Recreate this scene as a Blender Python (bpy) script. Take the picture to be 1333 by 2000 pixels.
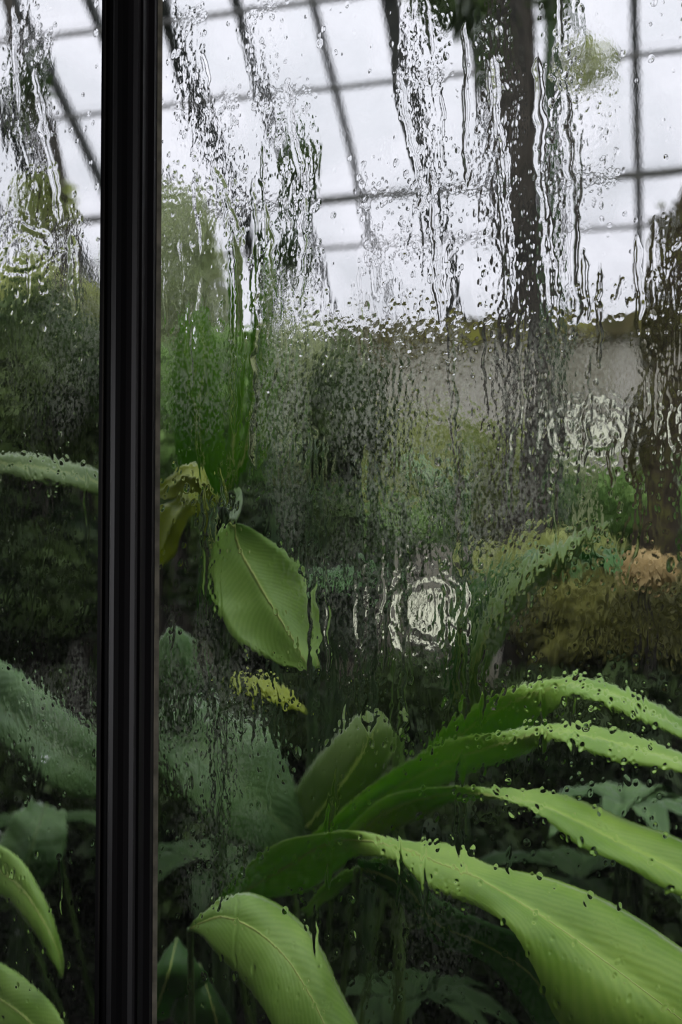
import bpy, bmesh, math, random
import numpy as np
from mathutils import Vector

for o in list(bpy.data.objects):
    bpy.data.objects.remove(o)
SC = bpy.context.scene
COL = SC.collection

# ------------------------------------------------------------------ camera
F, W, H = 2222.0, 1333, 2000
YAW, PITCH = math.radians(15.0), math.radians(2.0)
CAM = np.array([0.0, -0.9, 1.5])
FW = np.array([-math.sin(YAW) * math.cos(PITCH), math.cos(YAW) * math.cos(PITCH), math.sin(PITCH)])
RT = np.array([math.cos(YAW), math.sin(YAW), 0.0])
UP = np.cross(RT, FW)
cam_data = bpy.data.cameras.new('camera')
cam = bpy.data.objects.new('camera', cam_data)
COL.objects.link(cam)
cam.location = CAM
cam.rotation_euler = (math.pi / 2 + PITCH, 0, YAW)
cam_data.sensor_fit = 'VERTICAL'
cam_data.sensor_height = 36
cam_data.sensor_width = 24
cam_data.lens = F * 36 / H
cam_data.clip_start = 0.02
cam_data.dof.use_dof = True
cam_data.dof.focus_distance = 0.94
cam_data.dof.aperture_fstop = 4.5
SC.camera = cam

# ------------------------------------------------------------------ sky: overcast, brighter overhead
world = bpy.data.worlds.new('overcast_sky')
SC.world = world
world.use_nodes = True
nt = world.node_tree
nt.nodes.clear()
tc = nt.nodes.new('ShaderNodeTexCoord')
sep = nt.nodes.new('ShaderNodeSeparateXYZ')
mr = nt.nodes.new('ShaderNodeMapRange')
mr.inputs['From Min'].default_value = 0.0
mr.inputs['From Max'].default_value = 1.0
mr.inputs['To Min'].default_value = 1 / 3
mr.inputs['To Max'].default_value = 1.0
noi = nt.nodes.new('ShaderNodeTexNoise')
noi.inputs['Scale'].default_value = 2.2
noi.inputs['Detail'].default_value = 3
nm = nt.nodes.new('ShaderNodeMapRange')
nm.inputs['To Min'].default_value = 0.88
nm.inputs['To Max'].default_value = 1.12
mul = nt.nodes.new('ShaderNodeMath'); mul.operation = 'MULTIPLY'
mul2 = nt.nodes.new('ShaderNodeMath'); mul2.operation = 'MULTIPLY'
mul2.inputs[1].default_value = 5.4
bg = nt.nodes.new('ShaderNodeBackground')
bg.inputs['Color'].default_value = (0.965, 0.955, 1.0, 1)
wo = nt.nodes.new('ShaderNodeOutputWorld')
nt.links.new(tc.outputs['Generated'], sep.inputs[0])
nt.links.new(tc.outputs['Generated'], noi.inputs['Vector'])
nt.links.new(sep.outputs['Z'], mr.inputs['Value'])
nt.links.new(noi.outputs['Fac'], nm.inputs['Value'])
nt.links.new(mr.outputs[0], mul.inputs[0])
nt.links.new(nm.outputs[0], mul.inputs[1])
nt.links.new(mul.outputs[0], mul2.inputs[0])
nt.links.new(mul2.outputs[0], bg.inputs['Strength'])
nt.links.new(bg.outputs[0], wo.inputs['Surface'])

SC.view_settings.view_transform = 'Standard'
SC.view_settings.look = 'None'
SC.view_settings.exposure = 0.08
SC.view_settings.gamma = 1.0
SC.view_settings.use_curve_mapping = False


# ------------------------------------------------------------------ pixel -> point on the plane y = Y
def at(px, py, Y):
    d = FW + RT * ((px - W / 2) / F) - UP * ((py - H / 2) / F)
    return CAM + d * ((Y - CAM[1]) / d[1])


def project(P):
    """(N,3) -> pixel x, pixel y"""
    q = np.asarray(P) - CAM
    z = q @ FW
    return W / 2 + F * (q @ RT) / z, H / 2 - F * (q @ UP) / z


# ------------------------------------------------------------------ object helpers
def link(o, parent=None):
    COL.objects.link(o)
    if parent is not None:
        o.parent = parent
        if parent.type == 'EMPTY' or parent.parent is not None or True:
            # meshes are written in world coordinates
            o.matrix_parent_inverse = world_inv(parent)
    return o


def world_inv(o):
    from mathutils import Matrix
    m = Matrix.Identity(4)
    chain = []
    while o is not None:
        chain.append(o)
        o = o.parent
    for c in reversed(chain):
        m = m @ (c.matrix_parent_inverse if c.parent else Matrix.Identity(4)) @ Matrix.Translation(c.location)
    return m.inverted()


def mesh_obj(name, verts, faces, mat, parent=None, smooth=True, uv=None):
    me = bpy.data.meshes.new(name)
    me.from_pydata([tuple(map(float, v)) for v in verts], [], faces)
    if smooth:
        me.shade_smooth()
    if uv is not None:
        l = me.uv_layers.new(name='UVMap')
        vi = np.empty(len(me.loops), dtype=np.int32)
        me.loops.foreach_get('vertex_index', vi)
        l.data.foreach_set('uv', np.asarray(uv, dtype=np.float32)[vi].ravel())
    me.materials.append(mat)
    return link(bpy.data.objects.new(name, me), parent)


def empty(name, loc, label=None, cat=None, group=None):
    o = bpy.data.objects.new(name, None)
    o.empty_display_size = 0.05
    COL.objects.link(o)
    o.location = tuple(map(float, loc))
    return tag(o, label, cat, group)


def tag(o, label=None, cat=None, group=None, kind=None):
    if label: o['label'] = label
    if cat: o['category'] = cat
    if group: o['group'] = group
    if kind: o['kind'] = kind
    return o


def box_data(x0, x1, y0, y1, z0, z1):
    v = [(x0, y0, z0), (x1, y0, z0), (x1, y1, z0), (x0, y1, z0), (x0, y0, z1), (x1, y0, z1), (x1, y1, z1), (x0, y1, z1)]
    f = [(0, 3, 2, 1), (4, 5, 6, 7), (0, 1, 5, 4), (1, 2, 6, 5), (2, 3, 7, 6), (3, 0, 4, 7)]
    return v, f


def box(name, b, mat, parent=None):
    v, f = box_data(*b)
    return mesh_obj(name, v, f, mat, parent, smooth=False)


def boxes(name, bl, mat, parent=None):
    V, Fc = [], []
    for b in bl:
        v, f = box_data(*b)
        n = len(V)
        V += v
        Fc += [tuple(i + n for i in q) for q in f]
    return mesh_obj(name, V, Fc, mat, parent, smooth=False)


def catmull(P, n):
    """resample a polyline of any dimension with a centripetal-like Catmull-Rom"""
    P = np.asarray(P, dtype=float)
    if len(P) == 2:
        t = np.linspace(0, 1, n)[:, None]
        return P[0] * (1 - t) + P[1] * t
    Q = np.vstack([2 * P[0] - P[1], P, 2 * P[-1] - P[-2]])
    m = len(P) - 1
    out = []
    for s in np.linspace(0, m, n):
        i = min(int(s), m - 1)
        t = s - i
        a, b, c, d = Q[i], Q[i + 1], Q[i + 2], Q[i + 3]
        out.append(0.5 * ((2 * b) + (c - a) * t + (2 * a - 5 * b + 4 * c - d) * t * t + (3 * b - a - 3 * c + d) * t ** 3))
    return np.array(out)


def tube(name, pts, radii, mat, parent=None, n=14, sides=8, rough=0.0, seed=0, squash=1.0):
    C = catmull(pts, n)
    R = catmull(np.array(radii, dtype=float)[:, None], n)[:, 0] if len(radii) > 1 else np.full(n, radii[0])
    rng = np.random.RandomState(seed)
    V, Fc = [], []
    T = np.gradient(C, axis=0)
    T /= np.linalg.norm(T, axis=1)[:, None] + 1e-12
    ref = np.array([0.31, -0.9, 0.3])
    for i in range(n):
        a = np.cross(T[i], ref); a /= np.linalg.norm(a)
        b = np.cross(T[i], a)
        for k in range(sides):
            t = 2 * math.pi * k / sides
            r = R[i] * (1 + rough * rng.uniform(-1, 1))
            V.append(C[i] + (a * math.cos(t) + b * math.sin(t) * squash) * r)
    for i in range(n - 1):
        for k in range(sides):
            k2 = (k + 1) % sides
            Fc.append((i * sides + k, i * sides + k2, (i + 1) * sides + k2, (i + 1) * sides + k))
    Fc.append(tuple(range(sides - 1, -1, -1)))
    Fc.append(tuple((n - 1) * sides + k for k in range(sides)))
    return mesh_obj(name, V, Fc, mat, parent)


# ------------------------------------------------------------------ materials
def new_mat(name):
    m = bpy.data.materials.new(name)
    m.use_nodes = True
    m.node_tree.nodes.clear()
    out = m.node_tree.nodes.new('ShaderNodeOutputMaterial')
    return m, m.node_tree, out


def noise_mat(name, c1, c2, scale=8, rough=0.8, bump=0.2, stretch=(1, 1, 1), detail=5, spec=0.3, c3=None, dist=0.01):
    m, t, out = new_mat(name)
    p = t.nodes.new('ShaderNodeBsdfPrincipled')
    g = t.nodes.new('ShaderNodeNewGeometry')
    mp = t.nodes.new('ShaderNodeMapping')
    mp.inputs['Scale'].default_value = stretch
    n = t.nodes.new('ShaderNodeTexNoise')
    n.inputs['Scale'].default_value = scale
    n.inputs['Detail'].default_value = detail
    r = t.nodes.new('ShaderNodeValToRGB')
    r.color_ramp.elements[0].position = 0.35
    r.color_ramp.elements[1].position = 0.65
    r.color_ramp.elements[0].color = (*c1, 1)
    r.color_ramp.elements[1].color = (*c2, 1)
    if c3:
        e = r.color_ramp.elements.new(0.52)
        e.color = (*c3, 1)
    b = t.nodes.new('ShaderNodeBump')
    b.inputs['Strength'].default_value = bump
    b.inputs['Distance'].default_value = dist
    p.inputs['Roughness'].default_value = rough
    p.inputs['Specular IOR Level'].default_value = spec
    t.links.new(g.outputs['Position'], mp.inputs[0])
    t.links.new(mp.outputs[0], n.inputs['Vector'])
    t.links.new(n.outputs['Fac'], r.inputs[0])
    t.links.new(r.outputs[0], p.inputs['Base Color'])
    t.links.new(n.outputs['Fac'], b.inputs['Height'])
    t.links.new(b.outputs[0], p.inputs['Normal'])
    t.links.new(p.outputs[0], out.inputs[0])
    return m


def leaf_mat(name, dark, light, trans, tf=0.4, gloss=0.45, veins=60, vein_str=0.05, vein_col=0.12, rough=0.38):
    """leaf blade: UV.x runs across (midrib at 0.5), UV.y from stalk to tip"""
    m, t, out = new_mat(name)
    N, L = t.nodes.new, t.links.new
    uv = N('ShaderNodeUVMap')
    s = N('ShaderNodeSeparateXYZ'); L(uv.outputs[0], s.inputs[0])
    a1 = N('ShaderNodeMath'); a1.operation = 'SUBTRACT'; a1.inputs[1].default_value = 0.5; L(s.outputs[0], a1.inputs[0])
    a2 = N('ShaderNodeMath'); a2.operation = 'ABSOLUTE'; L(a1.outputs[0], a2.inputs[0])
    a3 = N('ShaderNodeMath'); a3.operation = 'MULTIPLY_ADD'; a3.inputs[1].default_value = -0.55; L(a2.outputs[0], a3.inputs[0]); L(s.outputs[1], a3.inputs[2])
    g = N('ShaderNodeNewGeometry')
    wn = N('ShaderNodeTexNoise'); wn.inputs['Scale'].default_value = 25; L(g.outputs['Position'], wn.inputs['Vector'])
    a4 = N('ShaderNodeMath'); a4.operation = 'MULTIPLY_ADD'; a4.inputs[1].default_value = 0.03; L(wn.outputs['Fac'], a4.inputs[0]); L(a3.outputs[0], a4.inputs[2])
    a5 = N('ShaderNodeMath'); a5.operation = 'MULTIPLY'; a5.inputs[1].default_value = veins * 2 * math.pi / 2; L(a4.outputs[0], a5.inputs[0])
    a6 = N('ShaderNodeMath'); a6.operation = 'SINE'; L(a5.outputs[0], a6.inputs[0])
    n1 = N('ShaderNodeTexNoise'); n1.inputs['Scale'].default_value = 14; n1.inputs['Detail'].default_value = 4
    L(g.outputs['Position'], n1.inputs['Vector'])
    mx = N('ShaderNodeMath'); mx.operation = 'MULTIPLY_ADD'; mx.inputs[1].default_value = vein_col * 0.5; L(a6.outputs[0], mx.inputs[0]); L(n1.outputs['Fac'], mx.inputs[2])
    mid = N('ShaderNodeMapRange'); mid.inputs['From Min'].default_value = 0.0; mid.inputs['From Max'].default_value = 0.05
    mid.inputs['To Min'].default_value = 0.5; mid.inputs['To Max'].default_value = 0.0; L(a2.outputs[0], mid.inputs['Value'])
    ad = N('ShaderNodeMath'); ad.operation = 'ADD'; L(mx.outputs[0], ad.inputs[0]); L(mid.outputs[0], ad.inputs[1])
    r = N('ShaderNodeValToRGB')
    r.color_ramp.elements[0].position = 0.25; r.color_ramp.elements[0].color = (*dark, 1)
    r.color_ramp.elements[1].position = 0.8; r.color_ramp.elements[1].color = (*light, 1)
    L(ad.outputs[0], r.inputs[0])
    bp = N('ShaderNodeBump'); bp.inputs['Strength'].default_value = vein_str; bp.inputs['Distance'].default_value = 0.002; L(a6.outputs[0], bp.inputs['Height'])
    d = N('ShaderNodeBsdfDiffuse'); L(r.outputs[0], d.inputs['Color']); L(bp.outputs[0], d.inputs['Normal'])
    tr = N('ShaderNodeBsdfTranslucent'); tr.inputs['Color'].default_value = (*trans, 1)
    m1 = N('ShaderNodeMixShader'); m1.inputs[0].default_value = tf; L(d.outputs[0], m1.inputs[1]); L(tr.outputs[0], m1.inputs[2])
    gl = N('ShaderNodeBsdfGlossy'); gl.inputs['Roughness'].default_value = rough; gl.inputs['Color'].default_value = (1, 1, 1, 1); L(bp.outputs[0], gl.inputs['Normal'])
    fr = N('ShaderNodeFresnel'); fr.inputs['IOR'].default_value = 1.38; L(bp.outputs[0], fr.inputs['Normal'])
    fm = N('ShaderNodeMath'); fm.operation = 'MULTIPLY'; fm.inputs[1].default_value = gloss; L(fr.outputs[0], fm.inputs[0])
    m2 = N('ShaderNodeMixShader'); L(fm.outputs[0], m2.inputs[0]); L(m1.outputs[0], m2.inputs[1]); L(gl.outputs[0], m2.inputs[2])
    L(m2.outputs[0], out.inputs[0])
    return m


def foliage_mat(name, c1, c2, tf=0.3, gloss=0.3, scale=6):
    m, t, out = new_mat(name)
    N, L = t.nodes.new, t.links.new
    g = N('ShaderNodeNewGeometry')
    n = N('ShaderNodeTexNoise'); n.inputs['Scale'].default_value = scale; n.inputs['Detail'].default_value = 3
    L(g.outputs['Position'], n.inputs['Vector'])
    r = N('ShaderNodeValToRGB')
    r.color_ramp.elements[0].position = 0.35; r.color_ramp.elements[0].color = (*c1, 1)
    r.color_ramp.elements[1].position = 0.65; r.color_ramp.elements[1].color = (*c2, 1)
    L(n.outputs['Fac'], r.inputs[0])
    d = N('ShaderNodeBsdfDiffuse'); L(r.outputs[0], d.inputs['Color'])
    tr = N('ShaderNodeBsdfTranslucent'); L(r.outputs[0], tr.inputs['Color'])
    m1 = N('ShaderNodeMixShader'); m1.inputs[0].default_value = tf; L(d.outputs[0], m1.inputs[1]); L(tr.outputs[0], m1.inputs[2])
    gl = N('ShaderNodeBsdfGlossy'); gl.inputs['Roughness'].default_value = 0.4
    fr = N('ShaderNodeFresnel'); fr.inputs['IOR'].default_value = 1.35
    fm = N('ShaderNodeMath'); fm.operation = 'MULTIPLY'; fm.inputs[1].default_value = gloss; L(fr.outputs[0], fm.inputs[0])
    m2 = N('ShaderNodeMixShader'); L(fm.outputs[0], m2.inputs[0]); L(m1.outputs[0], m2.inputs[1]); L(gl.outputs[0], m2.inputs[2])
    L(m2.outputs[0], out.inputs[0])
    return m


def glass_mat(name, ior=1.5, tint=(0.97, 0.985, 0.975)):
    m, t, out = new_mat(name)
    g = t.nodes.new('ShaderNodeBsdfGlass')
    g.inputs['IOR'].default_value = ior
    g.inputs['Roughness'].default_value = 0.0
    g.inputs['Color'].default_value = (*tint, 1)
    t.links.new(g.outputs[0], out.inputs[0])
    return m


def water_mat(name):
    m, t, out = new_mat(name)
    N, L = t.nodes.new, t.links.new
    at_ = N('ShaderNodeAttribute'); at_.attribute_name = 'fog_haze'
    ws = N('ShaderNodeAttribute'); ws.attribute_name = 'wet'
    g = N('ShaderNodeNewGeometry')
    n = N('ShaderNodeTexNoise'); n.inputs['Scale'].default_value = 420; n.inputs['Detail'].default_value = 2
    mp = N('ShaderNodeMapping'); mp.inputs['Scale'].default_value = (1, 1, 0.6)
    L(g.outputs['Position'], mp.inputs[0]); L(mp.outputs[0], n.inputs['Vector'])
    b = N('ShaderNodeBump'); b.inputs['Distance'].default_value = 0.0006
    ms = N('ShaderNodeMath'); ms.operation = 'MULTIPLY'; ms.inputs[1].default_value = 0.13; L(ws.outputs['Fac'], ms.inputs[0])
    fs = N('ShaderNodeMath'); fs.operation = 'MULTIPLY_ADD'; fs.inputs[1].default_value = 0.5; L(at_.outputs['Fac'], fs.inputs[0]); L(ms.outputs[0], fs.inputs[2])
    L(fs.outputs[0], b.inputs['Strength']); L(n.outputs['Fac'], b.inputs['Height'])
    gl = N('ShaderNodeBsdfGlass'); gl.inputs['IOR'].default_value = 1.33; gl.inputs['Color'].default_value = (1, 1, 1, 1)
    rr = N('ShaderNodeMath'); rr.operation = 'MULTIPLY'; rr.inputs[1].default_value = 0.035; L(at_.outputs['Fac'], rr.inputs[0])
    L(rr.outputs[0], gl.inputs['Roughness']); L(b.outputs[0], gl.inputs['Normal'])
    tr = N('ShaderNodeBsdfTranslucent'); tr.inputs['Color'].default_value = (0.95, 0.96, 0.80, 1)  # warmed colour, painting an olive haze into the fog
    mx = N('ShaderNodeMixShader')
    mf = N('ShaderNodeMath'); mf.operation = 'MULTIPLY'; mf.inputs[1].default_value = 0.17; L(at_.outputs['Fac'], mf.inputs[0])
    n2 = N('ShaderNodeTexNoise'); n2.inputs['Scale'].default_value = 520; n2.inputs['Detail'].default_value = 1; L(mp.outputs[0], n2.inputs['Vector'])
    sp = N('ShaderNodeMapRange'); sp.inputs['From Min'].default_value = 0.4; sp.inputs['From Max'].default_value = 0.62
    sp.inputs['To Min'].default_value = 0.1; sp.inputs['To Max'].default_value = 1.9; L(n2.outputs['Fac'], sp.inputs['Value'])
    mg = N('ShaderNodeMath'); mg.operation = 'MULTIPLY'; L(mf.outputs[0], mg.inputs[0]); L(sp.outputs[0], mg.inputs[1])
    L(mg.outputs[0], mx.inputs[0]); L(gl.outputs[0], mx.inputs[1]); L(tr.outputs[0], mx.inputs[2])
    L(mx.outputs[0], out.inputs[0])
    return m


def roof_glass_mat(name, clear=0.93, dirt_dim=0.05, col=(0.96, 0.97, 1.0), tcol=(0.75, 0.75, 0.74)):
    m, t, out = new_mat(name)
    N, L = t.nodes.new, t.links.new
    tp = N('ShaderNodeBsdfTransparent'); tp.inputs['Color'].default_value = tuple(clear * c for c in col) + (1,)
    tr = N('ShaderNodeBsdfTranslucent'); tr.inputs['Color'].default_value = (*tcol, 1)
    g = N('ShaderNodeNewGeometry')
    n = N('ShaderNodeTexNoise'); n.inputs['Scale'].default_value = 2.5; n.inputs['Detail'].default_value = 5
    L(g.outputs['Position'], n.inputs['Vector'])
    k = N('ShaderNodeMapRange'); k.inputs['From Min'].default_value = 0.35; k.inputs['From Max'].default_value = 0.75
    k.inputs['To Min'].default_value = dirt_dim * 0.4; k.inputs['To Max'].default_value = dirt_dim * 2.5; L(n.outputs['Fac'], k.inputs['Value'])
    mx = N('ShaderNodeMixShader'); L(k.outputs[0], mx.inputs[0]); L(tp.outputs[0], mx.inputs[1]); L(tr.outputs[0], mx.inputs[2])
    gl = N('ShaderNodeBsdfGlossy'); gl.inputs['Roughness'].default_value = 0.02
    m2 = N('ShaderNodeMixShader'); m2.inputs[0].default_value = 0.035; L(mx.outputs[0], m2.inputs[1]); L(gl.outputs[0], m2.inputs[2])
    L(m2.outputs[0], out.inputs[0])
    return m


M = {}
M['black_paint'] = noise_mat('black_painted_metal', (0.007, 0.007, 0.008), (0.016, 0.014, 0.015), scale=30, stretch=(1, 1, 0.05), rough=0.4, bump=0.25, spec=0.35, dist=0.0006)
M['pale_edge'] = noise_mat('lighter_edge_strip', (0.02, 0.019, 0.018), (0.10, 0.09, 0.075), scale=60, stretch=(1, 1, 0.12), rough=0.5, bump=0.2, dist=0.0005)  # thin strip lighter than the rest of the black bar
M['putty'] = noise_mat('old_putty', (0.10, 0.095, 0.07), (0.22, 0.20, 0.15), scale=60, rough=0.8, bump=0.3, dist=0.001)
M['glass'] = glass_mat('window_glass')
M['water'] = water_mat('water_on_glass')
M['roof_glass'] = roof_glass_mat('roof_glass')
M['roof_dimmed'] = roof_glass_mat('dimmed_roof_glass', clear=0.55, dirt_dim=0.24, tcol=(0.59, 0.58, 0.60))  # far slope dimmed and diffused, added to balance sky against dark interior
M['window_dimmed'] = roof_glass_mat('dimmed_window_glass', clear=0.62, dirt_dim=0.2, tcol=(0.6, 0.6, 0.52), col=(0.98, 1.0, 0.9))  # clouding added to dim the bright sky behind the back windows
M['steel_dark'] = noise_mat('dark_green_steel', (0.018, 0.026, 0.022), (0.05, 0.055, 0.048), scale=14, rough=0.55, bump=0.2)
M['steel_pale'] = noise_mat('weathered_grey_steel', (0.07, 0.075, 0.078), (0.16, 0.16, 0.155), scale=14, rough=0.6, bump=0.2)
M['purlin'] = noise_mat('pale_grey_purlin', (0.22, 0.22, 0.22), (0.36, 0.35, 0.34), scale=14, rough=0.6, bump=0.2)
M['eave'] = noise_mat('mossy_eave_beam', (0.07, 0.075, 0.015), (0.27, 0.27, 0.05), scale=7, rough=0.9, bump=0.6, c3=(0.12, 0.10, 0.05))
M['wall'] = noise_mat('damp_render', (0.24, 0.22, 0.15), (0.60, 0.56, 0.50), scale=3.4, rough=0.9, bump=0.3, c3=(0.40, 0.37, 0.29), stretch=(1, 1, 0.45))
M['dark_unseen'] = noise_mat('dark_unseen_paint', (0.03, 0.03, 0.032), (0.05, 0.05, 0.05), scale=3, rough=0.85)
M['soil'] = noise_mat('dark_wet_soil', (0.008, 0.007, 0.005), (0.028, 0.023, 0.014), scale=25, rough=0.9, bump=0.9, dist=0.03)
M['concrete'] = noise_mat('concrete_floor', (0.06, 0.06, 0.058), (0.10, 0.10, 0.095), scale=5, rough=0.85)
M['gravel'] = noise_mat('pale_gravel', (0.38, 0.37, 0.34), (0.5, 0.49, 0.46), scale=20, rough=0.95)
M['bark'] = noise_mat('dark_bark', (0.012, 0.011, 0.008), (0.055, 0.046, 0.034), scale=30, stretch=(1, 1, 0.35), rough=0.9, bump=1.0, dist=0.012)
M['moss_bark'] = noise_mat('mossy_bark', (0.022, 0.016, 0.009), (0.085, 0.085, 0.018), scale=18, rough=0.95, bump=1.0, dist=0.02, c3=(0.04, 0.03, 0.014))
M['stem'] = noise_mat('green_stem', (0.035, 0.075, 0.012), (0.085, 0.15, 0.03), scale=30, rough=0.45, bump=0.1, stretch=(1, 1, 0.2))
M['stem_dark'] = noise_mat('dark_green_stem', (0.02, 0.045, 0.014), (0.045, 0.085, 0.022), scale=30, rough=0.5, bump=0.1)
M['midrib'] = noise_mat('pale_midrib', (0.36, 0.46, 0.09), (0.50, 0.58, 0.15), scale=40, rough=0.45, bump=0.1)
M['leaf_lime'] = leaf_mat('lime_green_blade', (0.16, 0.335, 0.018), (0.43, 0.65, 0.10), (0.16, 0.44, 0.010), tf=0.36, gloss=0.6, veins=70)
M['leaf_mid'] = leaf_mat('mid_green_blade', (0.145, 0.305, 0.026), (0.39, 0.60, 0.12), (0.15, 0.42, 0.012), tf=0.36, gloss=0.6, veins=60)
M['leaf_deep'] = leaf_mat('deep_green_blade', (0.03, 0.095, 0.016), (0.09, 0.21, 0.045), (0.06, 0.24, 0.01), tf=0.45, gloss=0.35, veins=60, vein_col=0.15)
M['leaf_blue'] = leaf_mat('blue_green_blade', (0.045, 0.11, 0.028), (0.15, 0.26, 0.085), (0.06, 0.2, 0.02), tf=0.3, gloss=0.4, veins=40, vein_str=0.2, rough=0.32)
M['leaf_yellow'] = leaf_mat('yellow_green_blade', (0.20, 0.27, 0.014), (0.42, 0.48, 0.04), (0.45, 0.52, 0.01), tf=0.5, gloss=0.4, veins=40)
M['leaf_upright'] = leaf_mat('upright_green_blade', (0.065, 0.17, 0.008), (0.15, 0.32, 0.02), (0.20, 0.46, 0.006), tf=0.5, gloss=0.06, veins=60, vein_col=0.15)
M['leaf_murky'] = leaf_mat('murky_green_blade', (0.08, 0.15, 0.025), (0.23, 0.34, 0.09), (0.10, 0.26, 0.012), tf=0.4, gloss=0.4, veins=60)
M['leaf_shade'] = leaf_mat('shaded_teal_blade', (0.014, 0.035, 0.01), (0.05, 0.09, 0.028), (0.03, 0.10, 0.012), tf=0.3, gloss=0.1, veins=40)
M['fol_dark'] = foliage_mat('dark_shrub_foliage', (0.03, 0.06, 0.014), (0.105, 0.15, 0.04))
M['fol_under'] = foliage_mat('undergrowth_shade_foliage', (0.012, 0.024, 0.008), (0.045, 0.072, 0.018), tf=0.2, gloss=0.25)  # leaf colour kept very dark, painting in the shade low down
M['fol_olive'] = foliage_mat('olive_foliage', (0.19, 0.24, 0.055), (0.50, 0.54, 0.19), tf=0.4)
M['fol_pale'] = foliage_mat('pale_grey_green_foliage', (0.22, 0.28, 0.11), (0.52, 0.57, 0.30), tf=0.4)
M['fol_moss'] = foliage_mat('moss_brown_foliage', (0.03, 0.026, 0.008), (0.11, 0.105, 0.025), tf=0.3)
M['fol_brown'] = foliage_mat('brown_bracken_foliage', (0.04, 0.04, 0.01), (0.19, 0.19, 0.045), tf=0.3)
M['fol_tan'] = foliage_mat('tan_dry_foliage', (0.40, 0.29, 0.12), (0.66, 0.50, 0.24), tf=0.35)
M['fol_green'] = foliage_mat('green_foliage', (0.08, 0.17, 0.035), (0.24, 0.38, 0.10), tf=0.4)

# ------------------------------------------------------------------ the greenhouse shell
X0, X1, WY = -7.0, 4.0, 5.0
ZE, SL = 2.697, math.tan(math.radians(34))
SOIL = 0.5


def struct(o):
    o['kind'] = 'structure'
    return o


ground = struct(mesh_obj('ground', [(-40, 5.1, 0), (40, 5.1, 0), (40, 60, 0), (-40, 60, 0)], [(0, 1, 2, 3)], M['gravel'], smooth=False))
# soil bed, gently heaped
nx, ny = 110, 50
gx, gy = np.meshgrid(np.linspace(X0, X1, nx), np.linspace(0.03, WY - 0.02, ny), indexing='ij')
rs = np.random.RandomState(3)
gz = SOIL + 0.03 * np.sin(gx * 2.1 + gy) + 0.03 * np.cos(gy * 3 - gx) + rs.uniform(-.012, .012, gx.shape)
V = np.stack([gx.ravel(), gy.ravel(), gz.ravel()], 1)
Fc = [(i * ny + j, (i + 1) * ny + j, (i + 1) * ny + j + 1, i * ny + j + 1) for i in range(nx - 1) for j in range(ny - 1)]
floor = struct(mesh_obj('floor', V, Fc, M['soil']))


# back wall, square openings; the low one added to make a pale glow
def in_px(px, py, Y):
    p = at(px, py, Y)
    return p[0], p[2]


wins = [((1128, 790), (1208, 884), True), ((1062, 812), (1120, 905), True), ((1296, 790), (1380, 872), True), ((782, 1138), (884, 1250), True)]
rects = []
for a, b, _ in wins:
    xa, za = in_px(a[0], a[1], WY)
    xb, zb = in_px(b[0], b[1], WY)
    rects.append((xa, xb, min(za, zb), max(za, zb)))
xs = sorted(set([X0, X1] + [r[0] for r in rects] + [r[1] for r in rects]))
zs = sorted(set([0.0, ZE - 0.09] + [r[2] for r in rects] + [r[3] for r in rects]))
cells = []
for i in range(len(xs) - 1):
    for j in range(len(zs) - 1):
        cx, cz = (xs[i] + xs[i + 1]) / 2, (zs[j] + zs[j + 1]) / 2
        if not any(r[0] < cx < r[1] and r[2] < cz < r[3] for r in rects):
            cells.append((xs[i], xs[i + 1], WY, WY + 0.12, zs[j], zs[j + 1]))
wall_back = struct(boxes('wall_back', cells, M['wall']))
for n, r in enumerate(rects):
    w = struct(boxes('window_%d' % (n + 3), [(r[0] - .012, r[0] + .012, WY - .01, WY + .05, r[2], r[3]), (r[1] - .012, r[1] + .012, WY - .01, WY + .05, r[2], r[3]),
                                            (r[0], r[1], WY - .01, WY + .05, r[2] - .012, r[2] + .012), (r[0], r[1], WY - .01, WY + .05, r[3] - .012, r[3] + .012)], M['steel_pale']))
    box('pane', (r[0], r[1], WY + .02, WY + .024, r[2], r[3]), M['window_dimmed'], w)

struct(box('wall_left', (X0 - .12, X0, 0, WY, 0, ZE), M['wall']))
struct(box('wall_right', (X1, X1 + .12, 0, WY, 0, ZE), M['wall']))
struct(box('trim_2', (X0, X1, WY - .07, WY + .15, ZE - .115, ZE + .01), M['eave']))        # eave beam over the back wall

# roof: rafters, purlins and panes
roof = empty('roof', (0, 2.5, ZE + 2.5 * SL))
struct(roof)
PUR = [2.5, 2.98, 3.44, 3.765, 4.25, 4.49]
sl = math.hypot(1, SL)


def roof_pt(x, y, off=0.0):
    """point on the roof planes (either slope); off is measured along the outward normal"""
    s = 1 if y >= 2.5 else -1
    yy = y if s > 0 else 5.0 - y
    z = ZE + (WY - yy) * SL
    n = np.array([0, s * SL / sl, 1 / sl])
    return np.array([x, y, z]) + n * off


def roof_bar(name, xa, xb, ya, yb, w, d0, d1, mat, along_slope):
    V = []
    if along_slope:
        for y in (ya, yb):
            for dx in (-w / 2, w / 2):
                for d in (d0, d1):
                    V.append(roof_pt(xa + dx, y, d))
    else:
        for x in (xa, xb):
            for dy in (-w / 2, w / 2):
                for d in (d0, d1):
                    V.append(roof_pt(x, ya + dy, d))
    Fq = [(0, 1, 3, 2), (4, 6, 7, 5), (0, 4, 5, 1), (2, 3, 7, 6), (0, 2, 6, 4), (1, 5, 7, 3)]
    o = mesh_obj(name, V, Fq, mat, roof, smooth=False)
    return o


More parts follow.
